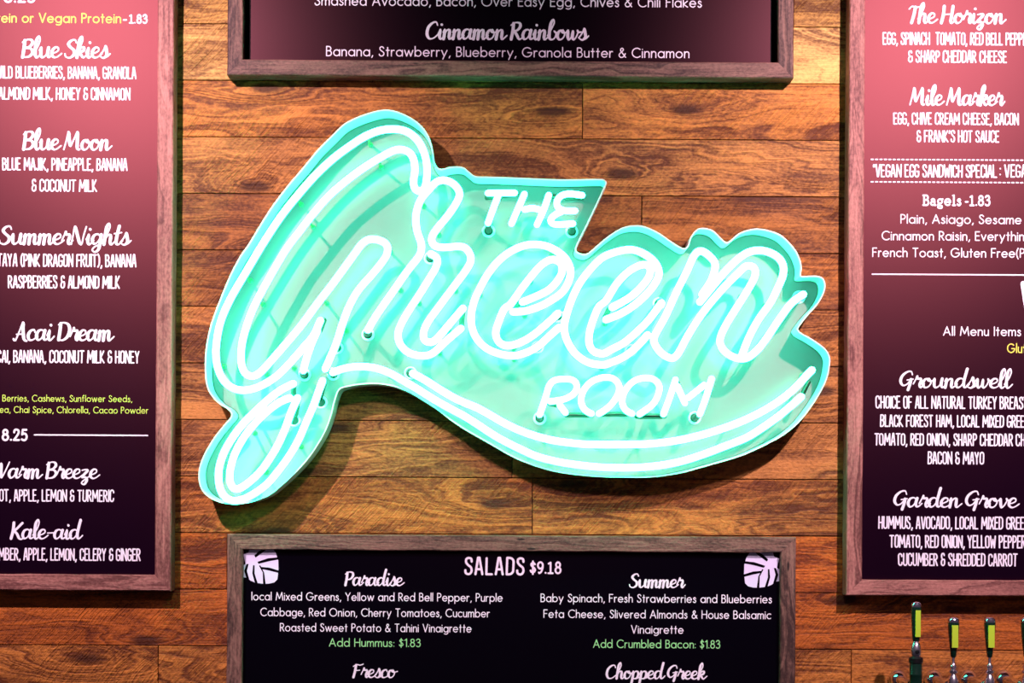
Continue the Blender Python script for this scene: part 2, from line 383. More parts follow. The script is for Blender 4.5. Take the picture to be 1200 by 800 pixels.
COND = {
 'A': 'l 0 0 .13 1 .2 1 .34 0|l .06 .3 .29 .3', 'B': 'l .15 0 0 0 0 1 .14 1|a .14 .77 .15 .23 90 -90|l 0 .54 .14 .54|a .14 .27 .18 .27 90 -90',
 'C': ST.format(-10, 372), 'D': 'l 0 0 0 1 .1 1|a .1 .76 .22 .24 90 0|l .32 .76 .32 .24|a .1 .24 .22 .24 0 -90|l .1 0 0 0', 'E': 'l .26 1 0 1 0 0 .27 0|l 0 .53 .22 .53',
 'F': 'l .26 1 0 1 0 0|l 0 .52 .22 .52', 'G': ST.format(0, 360) + '|l .32 .2 .32 .45 .18 .45', 'H': 'l 0 0 0 1|l .32 0 .32 1|l 0 .5 .32 .5', 'I': 'l 0 0 0 1',
 'J': 'l .22 1 .22 .2|a .11 .18 .11 .18 0 -160', 'K': 'l 0 0 0 1|l .3 1 .03 .45 .33 0', 'L': 'l 0 1 0 0 .27 0', 'M': 'l 0 0 .04 1 .25 .3 .46 1 .5 0', 'N': 'l 0 0 0 1 .36 0 .36 1',
 'O': ST.format(0, 360) + '|l .32 .2 .32 .8', 'P': 'l 0 0 0 1 .12 1|a .12 .74 .18 .26 90 -90|l .12 .48 0 .48', 'R': 'l 0 0 0 1 .12 1|a .12 .75 .17 .25 90 -90|l .12 .5 0 .5|l .13 .5 .32 0',
 'S': 'c .3 .78 .27 .95 .15 1 .03 .93 .03 .72 .14 .55 .27 .42 .31 .2 .24 .03 .12 0 .02 .08 0 .24', 'T': 'l 0 1 .34 1|l .17 1 .17 0', 'U': 'l 0 1 0 .2|a .16 .2 .16 .2 180 360|l .32 .2 .32 1',
 'V': 'l 0 1 .15 0 .2 0 .34 1', 'W': 'l 0 1 .1 0 .24 .7 .38 0 .48 1', 'X': 'l 0 0 .32 1|l 0 1 .32 0', 'Y': 'l 0 1 .16 .5 .32 1|l .16 .5 .16 0',
 '&': 'c .32 .42 .3 .1 .15 0 .02 .12 .02 .36 .12 .52|c .28 .84 .24 .98 .12 1 .03 .88 .04 .66 .12 .52 .3 .5', ',': 'l .06 .05 .0 -.14', '.': 'd 0 .04', ':': 'd 0 .2|d 0 .7', '(': 'c .14 1.04 .02 .8 0 .5 .02 .2 .14 -.04',
 ')': 'c 0 1.04 .12 .8 .14 .5 .12 .2 0 -.04', "'": 'l .03 1 .0 .78', '*': 'l 0 1 .0 .84|l .1 1 .1 .84', '-': 'l 0 .45 .2 .45',
}
# brush script: (advance, strokes)
SCR = {
 'a': (.60, 'c .40 .42 .27 .53 .1 .46 .03 .22 .12 .01 .27 .07 .40 .32|c .43 .5 .39 .2 .45 .02 .56 .05 .68 .2'), 'b': (.52, 'c .0 .2 .18 .6 .28 .92 .22 1.08 .12 .9 .08 .45 .12 .06 .28 0 .41 .14 .42 .38 .32 .46|c .36 .42 .46 .36 .58 .4'),
 'c': (.46, 'c .36 .4 .3 .53 .12 .46 .03 .22 .12 .01 .3 .02 .52 .2'), 'd': (.60, 'c .40 .42 .27 .53 .1 .46 .03 .22 .12 .01 .27 .07 .40 .32|c .5 1.08 .45 .75 .4 .3 .45 .03 .56 .05 .68 .2'),
 'e': (.46, 'c .02 .2 .2 .25 .34 .36 .32 .5 .18 .52 .06 .36 .05 .13 .18 0 .34 .04 .52 .2'), 'f': (.36, 'c .0 .2 .2 .6 .3 .92 .24 1.08 .14 .92 .12 .4 .08 -.2 .14 -.36 .24 -.2 .2 .02 .42 .2'),
 'g': (.58, 'c .40 .42 .27 .53 .1 .46 .03 .22 .12 .03 .27 .09 .40 .32|c .43 .5 .42 .1 .36 -.28 .2 -.4 .08 -.3 .16 -.14 .4 0 .66 .2'), 'h': (.54, 'c .0 .2 .18 .6 .26 .92 .2 1.08 .11 .9 .08 .45 .06 0|c .07 .2 .2 .47 .33 .48 .34 .28 .34 .08 .42 0 .6 .2'),
 'i': (.30, 'c .0 .25 .1 .5 .08 .2 .13 .01 .22 .02 .36 .2|d .14 .78'), 'k': (.52, 'c .0 .2 .18 .6 .26 .92 .2 1.08 .11 .9 .08 .45 .06 0|c .08 .22 .22 .5 .36 .52 .35 .36 .18 .26 .28 .1 .38 0 .58 .2'),
 'l': (.32, 'c .0 .2 .18 .55 .26 .9 .2 1.08 .1 .9 .08 .4 .12 .06 .22 0 .38 .2'), 'm': (.74, 'c .0 .36 .07 .5 .07 .25 .05 0|c .06 .2 .17 .47 .28 .48 .29 .28 .28 0|c .29 .2 .4 .47 .52 .48 .53 .28 .53 .07 .6 0 .8 .2'),
 'n': (.54, 'c .0 .36 .07 .5 .07 .25 .05 0|c .06 .2 .19 .47 .32 .48 .33 .28 .33 .07 .4 0 .6 .2'), 'o': (.52, 'c .3 .5 .12 .47 .03 .22 .14 0 .32 .06 .41 .3 .3 .5 .24 .43 .36 .36 .58 .42'),
 'p': (.54, 'c .0 .3 .09 .5 .08 .1 .04 -.36|c .08 .2 .2 .48 .36 .48 .42 .28 .34 .04 .18 .0 .1 .08|c .34 .04 .46 .06 .6 .2'), 'r': (.46, 'c .0 .2 .12 .55 .15 .64 .17 .5 .32 .5 .35 .38 .3 .12 .37 0 .52 .2'),
 's': (.44, 'c .0 .1 .15 .35 .24 .6 .3 .38 .34 .14 .2 -.02 .04 .06|c .26 .0 .38 .06 .5 .2'), 't': (.36, 'c .2 .95 .14 .5 .12 .1 .2 0 .3 .04 .42 .2|l .0 .56 .34 .62'),
 'u': (.62, 'c .0 .36 .08 .5 .08 .25 .12 .04 .22 0 .36 .14 .43 .46|c .44 .5 .42 .2 .47 .02 .56 .04 .68 .2'), 'v': (.5, 'c .0 .38 .08 .5 .1 .28 .16 .0 .3 .14 .4 .44 .36 .5 .4 .4 .56 .42'),
 'w': (.72, 'c .0 .38 .08 .5 .09 .22 .16 .0 .28 .12 .34 .46 .34 .14 .42 .0 .54 .14 .62 .44 .58 .5 .62 .4 .78 .42'), 'z': (.5, 'c .04 .46 .2 .5 .34 .46 .2 .26 .08 .06 .26 .06 .34 -.1 .24 -.34 .08 -.28 .2 -.1 .56 .2'),
 'A': (.72, 'c .0 .05 .1 -.02 .25 .5 .38 1.0 .42 .6 .52 .05 .66 -.05|l .12 .32 .52 .34'), 'B': (.62, 'c .1 .95 .1 .5 .08 .0|c .0 .85 .2 1.0 .42 .98 .48 .78 .34 .58 .16 .52 .42 .5 .54 .28 .42 .06 .2 .0 .06 .06'),
 'C': (.66, 'c .54 .82 .46 1.0 .28 .96 .08 .7 .04 .3 .18 .02 .4 .04 .6 .24'), 'D': (.68, 'c .1 .95 .1 .5 .08 .02|c .0 .88 .2 1.0 .46 .92 .58 .6 .5 .2 .28 .0 .06 .04'),
 'F': (.58, 'c .16 .92 .14 .5 .08 .0|c .0 .82 .2 .96 .4 .92 .6 1.0|l .1 .5 .42 .54'), 'G': (.70, 'c .56 .8 .48 1.0 .28 .96 .08 .7 .04 .36 .18 .12 .36 .2 .5 .46|c .52 .5 .5 .2 .44 -.16|l .34 .46 .62 .52'),
 'H': (.76, 'c .12 1.0 .12 .5 .06 .0|c .58 1.0 .56 .5 .54 .1 .6 .0 .72 .1|l .1 .5 .58 .54'), 'K': (.66, 'c .12 1.0 .12 .5 .06 .0|c .56 .98 .36 .7 .16 .46|c .18 .48 .34 .3 .48 .02 .62 -.04 .7 .1'),
 'M': (.90, 'c .0 .0 .08 .5 .14 1.0 .22 .6 .32 .2 .46 .6 .6 1.0 .64 .5 .68 .05 .8 .02'), 'N': (.76, 'c .04 .0 .08 .5 .12 1.0 .26 .6 .44 .04 .54 .06 .58 .5 .66 1.0'),
 'P': (.58, 'c .12 .95 .12 .5 .08 .0|c .0 .84 .2 1.0 .44 .96 .5 .72 .36 .48 .14 .42'), 'R': (.68, 'c .12 .95 .12 .5 .08 .0|c .0 .84 .2 1.0 .44 .96 .48 .74 .34 .54 .14 .48|c .2 .5 .36 .24 .5 .0 .66 .1'),
 'S': (.58, 'c .5 .84 .42 1.0 .24 .96 .12 .76 .26 .56 .42 .4 .44 .16 .26 -.02 .06 .04 .0 .2'), 'T': (.56, 'c .32 .94 .28 .5 .2 .0|c .0 .82 .14 .98 .36 .92 .62 1.0'),
 'W': (.96, 'c .02 .98 .12 .5 .2 .02 .36 .5 .48 .9 .52 .4 .58 .02 .76 .5 .9 1.0'), '-': (.44, 'l .06 .36 .36 .38'),
}
_cache = {}
def strokes(font, ch):
    k = (font, ch)
    if k not in _cache:
        if font == 'script': _cache[k] = parse(SCR[ch][1])
        else: _cache[k] = parse({'sans': SANS, 'cond': COND, 'slab': SLAB, 'wide': COND}[font][ch])
    return _cache[k]

FONT = {'sans': dict(w=.12, gap=.225, sp=.42), 'cond': dict(w=.12, gap=.15, sp=.25), 'slab': dict(w=.20, gap=.26, sp=.30), 'wide': dict(w=.14, gap=.2, sp=.3)}

def layout(text, font):
    """-> list of (points in cap-height units, kind), total width"""
    out = []; x = 0.0; rng = random.Random(text)
    for ch in text:
        if ch == ' ':
            x += .26 if font == 'script' else FONT[font]['sp']; continue
        st = strokes(font, ch)
        if font == 'script':
            for s in st: out.append([(x + px + py * .09, py * (1.1 if ch.islower() else 1.0)) for px, py in s])
            x += SCR[ch][0] - .04
        else:
            mx = max(p[0] for s in st for p in s); mn = min(p[0] for s in st for p in s)
            jy = rng.uniform(-.025, .025) if font in ('cond', 'wide') else 0
            sl = rng.uniform(-.03, .03) if font in ('cond', 'wide') else 0
            for s in st: out.append([(x - mn + px + sl * py, py * (1 + jy)) for px, py in s])
            x += mx - mn + FONT[font]['gap']
    xs = [p[0] for s in out for p in s]
    return out, min(xs), max(xs)

def ribbon(mb, pts, hw, y):
    """flat brush mark: hw is a list of half widths"""
    n = len(pts); L = []; Rr = []
    for i in range(n):
        a = pts[max(i - 1, 0)]; b = pts[min(i + 1, n - 1)]
        if 0 < i < n - 1:
            d1 = (pts[i][0] - a[0], pts[i][1] - a[1]); d2 = (b[0] - pts[i][0], b[1] - pts[i][1])
            l1 = math.hypot(*d1) or 1e-9; l2 = math.hypot(*d2) or 1e-9
            t = (d1[0] / l1 + d2[0] / l2, d1[1] / l1 + d2[1] / l2); tl = math.hypot(*t)
            if tl < 0.25: t = (d1[0] / l1, d1[1] / l1); k = 1.0
            else: k = min(2.0 / tl, 1.25); t = (t[0] / tl, t[1] / tl)
        else:
            t = (b[0] - a[0], b[1] - a[1]); l = math.hypot(*t) or 1e-9; t = (t[0] / l, t[1] / l); k = 1.0
        h = hw[i] * k
        L.append((pts[i][0] - t[1] * h, y, pts[i][1] + t[0] * h)); Rr.append((pts[i][0] + t[1] * h, y, pts[i][1] - t[0] * h))
    vs = L + Rr
    mb.add(vs, [(i, n + i, n + i + 1, i + 1) for i in range(n - 1)])
    for (p, q, h) in ((pts[0], pts[1], hw[0]), (pts[-1], pts[-2], hw[-1])):      # round ends
        a0 = math.atan2(p[1] - q[1], p[0] - q[0])
        ring = [(p[0] + h * math.cos(a0 + u), y, p[1] + h * math.sin(a0 + u)) for u in (1.571, .9, .3, -.3, -.9, -1.571)]
        mb.add([(p[0], y, p[1])] + ring, [(0, i + 1, i) for i in range(1, 6)])

def write(mb, text, font, x0, x1, base, cap, d, wf=1.0):
    """set the text between photo columns x0..x1 on baseline `base` with capitals `cap` px tall, on the plane d off the wall"""
    sts, mn, mx = layout(text, font)
    wgt = (.138 if font == 'script' else FONT[font]['w']) * wf
    k = S * (D - d) / D
    ox, oz = P((x0 + x1) / 2, base, d)
    H = cap * k
    fx = ((x1 - x0) * k - wgt * H) / max(mx - mn, 1e-6)
    pen = wgt * H * (1.0 if font != 'script' else 1.0)
    tmp = MB()
    for s in sts:
        pts = [(ox + ((p[0] - (mn + mx) / 2) * fx), oz + p[1] * H) for p in s]
        q = [pts[0]]
        for p in pts[1:]:
            if math.dist(p, q[-1]) > 1e-6: q.append(p)
        if len(q) < 2: continue
        hw = []
        for i in range(len(q)):
            if font == 'script':
                a = q[max(i - 1, 0)]; b = q[min(i + 1, len(q) - 1)]
                l = math.dist(a, b) or 1e-9; dn = (a[1] - b[1]) / l
                hw.append(pen * .5 * (.56 + .80 * max(0, dn) + .10 * max(0, -dn)))
            else: hw.append(pen * .5)
        if font == 'script' and len(q) > 4:
            hw = [sum(hw[max(0, i - 2):i + 3]) / len(hw[max(0, i - 2):i + 3]) for i in range(len(hw))]
        i0 = 0
        for i in range(1, len(q)):                      # sharp corners: finish one mark, start the next
            last = i == len(q) - 1
            if not last:
                a = (q[i][0] - q[i - 1][0], q[i][1] - q[i - 1][1]); b = (q[i + 1][0] - q[i][0], q[i + 1][1] - q[i][1])
                turn = (a[0] * b[0] + a[1] * b[1]) / ((math.hypot(*a) * math.hypot(*b)) or 1e-9)
            if last or turn < 0.35:
                ribbon(tmp, q[i0:i + 1], hw[i0:i + 1], 0.0); i0 = i
    flat(mb, tmp, -(d + 0.0004), H)

def flat(mb, tmp, y, unit):
    """merge overlapping brush marks into one flat printed shape"""
    v2 = [Vector(((v[0] - tmp.v[0][0]) / unit, (v[2] - tmp.v[0][2]) / unit)) for v in tmp.v]; fs = []
    for f in tmp.f:
        for i in range(1, len(f) - 1):
            t_ = (f[0], f[i], f[i + 1]); a, b, c = (v2[j] for j in t_)
            ar = (b - a).cross(c - a)
            if abs(ar) > 1e-7: fs.append(t_ if ar > 0 else (t_[0], t_[2], t_[1]))
    vo, eo, fo, _, _, src = delaunay_2d_cdt(v2, [], fs, 0, 1e-4)
    P2 = np.array([(v.x, v.y) for v in vo]); fo = [tuple(f) for f in fo if len(f) == 3]
    cen = P2[np.array(fo)].mean(axis=1)
    V = np.array([(v.x, v.y) for v in v2]); Tn = V[np.array(fs)]
    inside = np.zeros(len(cen), bool)
    for i0 in range(0, len(cen), 400):
        c = cen[i0:i0 + 400, None, :]; ok = np.ones((c.shape[0], len(Tn)), bool)
        for k in range(3):
            p, q = Tn[None, :, k], Tn[None, :, (k + 1) % 3]
            ok &= ((q[..., 0] - p[..., 0]) * (c[..., 1] - p[..., 1]) - (q[..., 1] - p[..., 1]) * (c[..., 0] - p[..., 0])) > 0
        inside[i0:i0 + 400] = ok.any(axis=1)
    keep = [f for f, k in zip(fo, inside) if k]
    mb.add([(v.x * unit + tmp.v[0][0], y, v.y * unit + tmp.v[0][2]) for v in vo], keep)

# ------------------------------------------------------------------ menu boards
FD = 0.037      # face of the frame rails off the wall
PD = 0.024      # face of the printed panel

def rail(parent, a, b, inner, mat, seed):
    """one mitred rail; a, b = outer corners (x, z), inner = matching inner corners"""
    rng = random.Random(seed); mb = MB()
    a, b = Vector(a), Vector(b); ia, ib = Vector(inner[0]), Vector(inner[1])
    n = max(6, int((b - a).length / 0.03)); rows = []
    for i in range(n + 1):
        s = i / n
        po = a.lerp(b, s); pi_ = ia.lerp(ib, s)
        nrm = (pi_ - po).normalized()
        if 0 < i < n:
            po = po + nrm * rng.uniform(0, .0007); pi_ = pi_ - nrm * rng.uniform(-.0004, .0005)
        e = 0.0016
        sec = [(po, 0.001), (po, FD - e), (po.lerp(pi_, .06), FD), (po.lerp(pi_, .94), FD + rng.uniform(-.0003, .0003)), (pi_, FD - e), (pi_, 0.001)]
        rows.append(sec)
    vs = []; fs = []; uvs = []; m_ = 6
    u_of = []
    for i, sec in enumerate(rows):
        for (p, d) in sec: vs.append((p.x, -d, p.y))
    wdt = [0.0, FD, FD + .002, FD + .027, FD + .029, 2 * FD + .029]
    dirv = (b - a).normalized()
    for i in range(n):
        for j in range(m_):
            j2 = (j + 1) % m_
            idx = (i * m_ + j, i * m_ + j2, (i + 1) * m_ + j2, (i + 1) * m_ + j)
            fs.append(idx); q = []
            for (ii, jj) in ((i, j), (i, j2), (i + 1, j2), (i + 1, j)):
                p = rows[ii][jj][0]; q.append(((p - a).dot(dirv), wdt[jj] if not (j == 5 and jj == 0) else wdt[5] + .02))
            uvs.append(q)
    mb.add(vs, fs, uvs)
    k = n * m_
    mb.add([vs[i] for i in range(m_)], [(0, 5, 4, 3, 2, 1)], [[(0, .01 * j) for j in range(6)]])
    mb.add([vs[k + i] for i in range(m_)], [(0, 1, 2, 3, 4, 5)], [[(0, .01 * j) for j in range(6)]])
    return mb.build('frame_rail', mat, parent, False, True, seed * 0.37 % 9)

def board(label, xl, xr, yt, yb, rw, fmat, pmat, seed, lines, gap=0.0):
    """outer frame in photo pixels (at the frame's face): left, right, top, bottom; rw = rail width px"""
    x0, z1 = P(xl, (yt + yb) / 2, FD)[0], P((xl + xr) / 2, yt, FD)[1]
    x1, z0 = P(xr, (yt + yb) / 2, FD)[0], P((xl + xr) / 2, yb, FD)[1]
    k = S * (D - FD) / D; r = rw * k
    root = thing('menu_board', label, 'menu board', ((x0 + x1) / 2, 0, z0))
    bk = MB(); bk.box(x0 + .004, x1 - .004, -0.014, -0.002, z0 + .004, z1 - .004); bk.build('backing_board', M['backer'], root)
    O = [(x0, z0), (x1, z0), (x1, z1), (x0, z1)]; I = [(x0 + r, z0 + r), (x1 - r, z0 + r), (x1 - r, z1 - r), (x0 + r, z1 - r)]
    for i in range(4):
        j = (i + 1) % 4
        rail(root, O[i], O[j], (I[i], I[j]), fmat, seed + i * 1.7)
    g = gap * k
    pn = MB(); pn.box(x0 + r + g + .0002, x1 - r - g - .0002, -PD, -0.0141, z0 + r + .0002, z1 - r - .0002)
    pn.build('menu_panel', pmat, root)
    for (nm, mat, items, lab) in lines:
        mb = MB()
        for it in items: it(mb)
        o = mb.build(nm, M[mat], root)
        if lab: o['label'] = lab
    return root

def T(text, font, x0, x1, base, cap, wf=1.0): return lambda mb: write(mb, text, font, x0, x1, base, cap, PD, wf)
def C_(text, x0, x1, top, base): return T(text, 'cond', x0, x1, base - .8, base - top - 1.6, 1.08)
def bar(x0, x1, y, th=1.6):
    def f(mb):
        k = S * (D - PD) / D; cx, cz = P((x0 + x1) / 2, y, PD); h = (x1 - x0) / 2 * k
        ribbon(mb, [(cx - h, cz), (cx + h, cz)], [th * .5 * k] * 2, -(PD + .0004))
    return f
def dashes(x0, x1, y):
    def f(mb):
        k = S * (D - PD) / D; x, z = P(x0, y, PD); n = int((x1 - x0) / 5.15)
        for i in range(n):
            a = x + i * 5.15 * k; ribbon(mb, [(a, z), (a + 2.2 * k, z)], [.85 * k] * 2, -(PD + .0004))
    return f
def H1(text, x0, x1, base, cap, wf=1.0): return ('heading_lettering', 'white', [T(text, 'script', x0, x1, base, cap, wf)], None)
def TX(*items, mat='white', lab=None): return ('item_lettering', mat, list(items), lab)

board('tall black drinks menu board, left of the glowing sign, listing Blue Skies and Kale-aid', -345, 202.5, -150, 691, 19, M['frame_rose'], M['panel'], 3.1, [
    ('price_lettering', 'white', [T('8.25', 'slab', 4.5, 41.6, 2.4, 12)], None),
    TX(T('Protein or Vegan Protein', 'sans', -27, 142, 26.3, 10.6, 1.15), mat='yellow', lab='yellow lettering'),
    ('price_lettering', 'white', [T('-', 'slab', 144, 149, 27, 10), T('1.83', 'slab', 151, 173, 27, 9.6)], None),
    H1('Blue Skies', 24.8, 130.5, 67.3, 20.5), TX(C_('WILD BLUEBERRIES, BANANA, GRANOLA', -5, 160, 77.6, 92.4), C_('ALMOND MILK, HONEY & CINNAMON', -2, 153, 102.4, 117.2)),
    H1('Blue Moon', 26, 132.5, 175.2, 20.5), TX(C_('BLUE MAJIK, PINEAPPLE, BANANA', 2.2, 149.6, 185, 200), C_('& COCONUT MILK', 37, 114, 210, 224.7)),
    H1('SummerNights', -2, 155, 286, 20.5), TX(C_('PITAYA (PINK DRAGON FRUIT), BANANA', -11, 160, 297.4, 312.7), C_('RASPBERRIES & ALMOND MILK', 9, 140.6, 322.7, 338)),
    H1('Acai Dream', 14.6, 135, 398.5, 20.5), TX(C_('ACAI, BANANA, COCONUT MILK & HONEY', -10, 163.5, 410.3, 425.4)),
    TX(T('Berries, Cashews, Sunflower Seeds,', 'sans', 2.7, 155, 470.3, 7.2, 1.1), T('Tea, Chai Spice, Chlorella, Cacao Powder', 'sans', -6, 174, 483.7, 7.2, 1.1), mat='lime', lab='lime green lettering'),
    ('price_lettering', 'white', [T('8.25', 'slab', 2, 32.6, 515.6, 12.4)], None), ('divider_line', 'white', [bar(40.5, 173, 509.7, 1.7)], None),
    H1('Warm Breeze', -10, 118, 560, 18.5), TX(C_('CARROT, APPLE, LEMON & TURMERIC', -24, 134, 573.2, 587.6)),
    H1('Kale-aid', 11.7, 98, 631, 18.5), TX(C_('CUCUMBER, APPLE, LEMON, CELERY & GINGER', -24, 165, 642, 656.8)),
])
board('wide black menu board above the glowing sign, reading Cinnamon Rainbows', 267, 931, -260, 89.7, 18.5, M['frame_brown'], M['panel_cool'], 5.3, [
    TX(T('Smashed Avocado, Bacon, Over Easy Egg, Chives & Chili Flakes', 'sans', 368.5, 822.5, 7.2, 11)),
    H1('Cinnamon Rainbows', 499, 691, 46, 19.5), TX(T('Banana, Strawberry, Blueberry, Granola Butter & Cinnamon', 'sans', 382, 808, 66.5, 10.8)),
], gap=7.5)
board('tall black sandwich menu board, right of the glowing sign, listing The Horizon and Garden Grove', 994, 1535, -150, 699, 18.5, M['frame_rose'], M['panel'], 7.9, [
    H1('The Horizon', 1064, 1180, 27, 19.5), TX(C_('EGG, SPINACH  TOMATO, RED BELL PEPPER', 1034, 1209, 38, 53), C_('& SHARP CHEDDAR CHEESE', 1064, 1180, 59, 73.7)),
    H1('Mile Marker', 1065, 1178.6, 123, 19.5), TX(C_('EGG, CHIVE CREAM CHEESE, BACON', 1046.5, 1194, 132, 146.4), C_("& FRANK'S HOT SAUCE", 1074, 1171, 152.5, 167)),
    ('dotted_line', 'white', [dashes(1021, 1290, 186.7)], None), ('dotted_line', 'white', [dashes(1021, 1290, 213)], None),
    TX(C_('*VEGAN EGG SANDWICH SPECIAL', 1022.7, 1168.5, 192.7, 208), C_(': VEGAN', 1171, 1211, 192.7, 208)),
    ('price_lettering', 'white', [T('Bagels -1.83', 'slab', 1080.7, 1160.6, 240.5, 11.4, .9)], None),
    TX(T('Plain, Asiago, Sesame', 'sans', 1055, 1197, 261.8, 10, 1.1), T('Cinnamon Raisin, Everything', 'sans', 1033, 1209, 281.4, 10, 1.1), T('French Toast, Gluten Free(P', 'sans', 1022, 1201, 301, 10, 1.1)),
    ('divider_line', 'white', [bar(1022, 1500, 322.5, 1.6)], None), ('title_lettering', 'white', [T('W', 'wide', 1195.5, 1228, 375, 42, 1.1)], None),
    TX(T('All Menu Items', 'sans', 1105, 1196.6, 393, 10, 1.1)), TX(T('Gluten', 'sans', 1180, 1216, 413, 10, 1.1), mat='yellow', lab='yellow lettering'),
    H1('Groundswell', 1054, 1187.6, 454, 18.5), TX(C_('CHOICE OF ALL NATURAL TURKEY BREAST', 1025.6, 1205, 464, 479), C_('BLACK FOREST HAM, LOCAL MIXED GREENS', 1031, 1212, 486, 500.6), C_('TOMATO, RED ONION, SHARP CHEDDAR CHEESE', 1024.5, 1222, 507.6, 522.4), C_('BACON & MAYO', 1086.8, 1153.4, 529, 544)),
    H1('Garden Grove', 1047, 1195.5, 594, 18.5), TX(C_('HUMMUS, AVOCADO, LOCAL MIXED GREENS', 1029, 1212, 605, 620), C_('TOMATO, RED ONION, YELLOW PEPPER', 1042, 1202, 626.7, 642), C_('CUCUMBER & SHREDDED CARROT', 1052, 1192.6, 648, 663.2)),
])
def leaf(ox, oy, flip):
    """printed monstera leaf in the panel corner, 42 x 43 px"""
    pts = [(0, 0), (34, 0), (39, 8), (41.5, 16), (41.8, 27), (40.5, 38), (37, 41.5), (31, 43), (24, 43.2), (15, 42), (9, 39.5), (5, 36), (0, 35.5), (0, 22), (3, 20), (1.5, 12), (0, 8)]
    slits = [[(13.5, 10), (19, 5), (27, 0), (31, 0), (24, 6), (15, 12.5)], [(17, 17.5), (30, 13.2), (42, 12), (42, 14.6), (31, 16.6), (18.5, 19.8)], [(21, 23.4), (31, 24.2), (42, 27.6), (42, 30.4), (31, 27.6), (21, 25.6)],
             [(19, 22), (23.4, 30), (23.8, 43.5), (26.8, 43.5), (25, 30), (20.6, 21.5)], [(12, 21.5), (11.2, 31), (14.4, 43), (17.6, 43), (13.8, 31), (13.8, 21.5)], [(4.5, 20), (1.6, 28), (4.4, 37), (7.6, 38), (4.8, 28), (6.8, 20)],
             [(0, 0), (8.5, 0), (6.5, 6.5), (0, 9)]]
    def conv(p): return P(ox + (p[0] if not flip else 42 - p[0]), oy + p[1], PD)
    def fill(mb, poly, y):
        q = [conv(p) for p in poly]
        tri = tessellate_polygon([[Vector((a, b, 0)) for a, b in q]])
        mb.add([(a, -y, b) for a, b in q], [tuple(t_) for t_ in tri])
    def white(mb): fill(mb, pts, PD + .0005)
    def black(mb):
        for s in slits: fill(mb, s, PD + .0009)
    return white, black
l1, k1 = leaf(284.6, 640.6, False); l2, k2 = leaf(871.6, 645.2, True)
board('wide black salads menu board below the glowing sign, with white leaf corners', 265, 932, 627.3, 1010, 18.3, M['frame_brown'], M['panel_cool'], 2.3, [
    ('leaf_motif', 'lilac', [l1], None), ('leaf_slits', 'panel_cool', [k1], None), ('leaf_motif', 'lilac', [l2], None), ('leaf_slits', 'panel_cool', [k2], None),
    ('title_lettering', 'white', [T('SALADS', 'wide', 544, 614.7, 672.6, 19)], None), ('price_lettering', 'white', [T('$9.18', 'slab', 620.7, 658, 671.4, 13, .85)], None),
    H1('Paradise', 403.6, 474.7, 685.7, 15.5), TX(T('local Mixed Greens, Yellow and Red Bell Pepper, Purple', 'sans', 294.6, 589, 703.6, 9), T('Cabbage, Red Onion, Cherry Tomatoes, Cucumber', 'sans', 305, 574, 722, 9), T('Roasted Sweet Potato & Tahini Vinaigrette', 'sans', 328, 552.6, 739.8, 9)),
    TX(T('Add Hummus: $1.83', 'sans', 385.5, 493, 757.2, 9), mat='mint', lab='pale green lettering'), H1('Fresco', 413, 466.8, 793.4, 15.5),
    H1('Summer', 736.6, 804, 688, 15.5), TX(T('Baby Spinach, Fresh Strawberries and Blueberries', 'sans', 633.4, 904.6, 705.5, 9), T('Feta Cheese, Slivered Almonds & House Balsamic', 'sans', 636.8, 903.7, 724, 9), T('Vinaigrette', 'sans', 739.4, 801, 741.8, 9)),
    TX(T('Add Crumbled Bacon: $1.83', 'sans', 695, 844, 758.8, 9), mat='mint', lab='pale green lettering'), H1('Chopped Greek', 710, 829.5, 795, 15.5),
])

# ------------------------------------------------------------------ the neon sign
PANEL_D, RIM_D, TUBE_D = 0.006, 0.066, 0.083
TR = 0.0064
def zz(ox, oy, s): 
    n = [float(x) for x in s.split()]
    return [(ox + a / 4, oy + b / 4) for a, b in zip(n[0::2], n[1::2])]
A_ = lambda s: zz(230, 120, s)
B_ = lambda s: zz(480, 180, s)
N_ = lambda s: zz(700, 230, s)
D_ = lambda s: zz(220, 300, s)
E_ = lambda s: zz(220, 420, s)
F_ = lambda s: zz(460, 320, s)
G_ = lambda s: zz(700, 380, s)
H_ = lambda s: zz(480, 400, s)
OUT = (A_('700 95 790 55 880 33 950 45 1020 80 1065 120 1095 170 1110 230 1117 280 1135 308') + B_('150 72 190 62 230 60 255 65 280 85 310 105 380 108 500 112 700 120 880 118 912 121 925 138 910 170 880 235 840 320 800 400 780 448 795 465 825 470 850 455 890 420 940 380 1000 345 1060 335')
       + N_('220 140 260 155 300 178 340 206 385 235 410 243 424 230 435 195 455 165 480 148 520 150 550 165 580 195 605 215 625 205 660 175 700 158 750 150 810 160 860 180 900 215 935 260 955 310 958 345 955 372 990 372 1030 372 1060 385 1070 420 1060 460 1030 510 985 560 948 608 940 622')
       + G_('950 36 1010 70 1065 110 1090 150 1090 195 1075 260 1040 330 990 405 940 465 880 515 820 550 750 585 680 615 600 640 500 668 400 695 300 712 210 718 110 717')
       + H_('900 635 800 627 710 615 630 597 550 570 480 540 410 500 340 460 270 420 200 375 130 320 60 275') + D_('1040 640 970 612 900 600 830 600 760 610 712 626')
       + E_('690 200 675 260 655 320 625 380 580 450 530 510 480 560 430 605 385 640 340 660 290 675 230 683 170 680 115 660 75 630 55 590 50 535 65 475 95 415 130 360 170 310 204 268')
       + D_('190 720 150 695 115 660 92 620 82 570 80 500 85 430 100 350 125 270 160 180 200 85 245 0') + A_('250 655 310 555 370 465 440 375 500 305 570 220 640 150'))
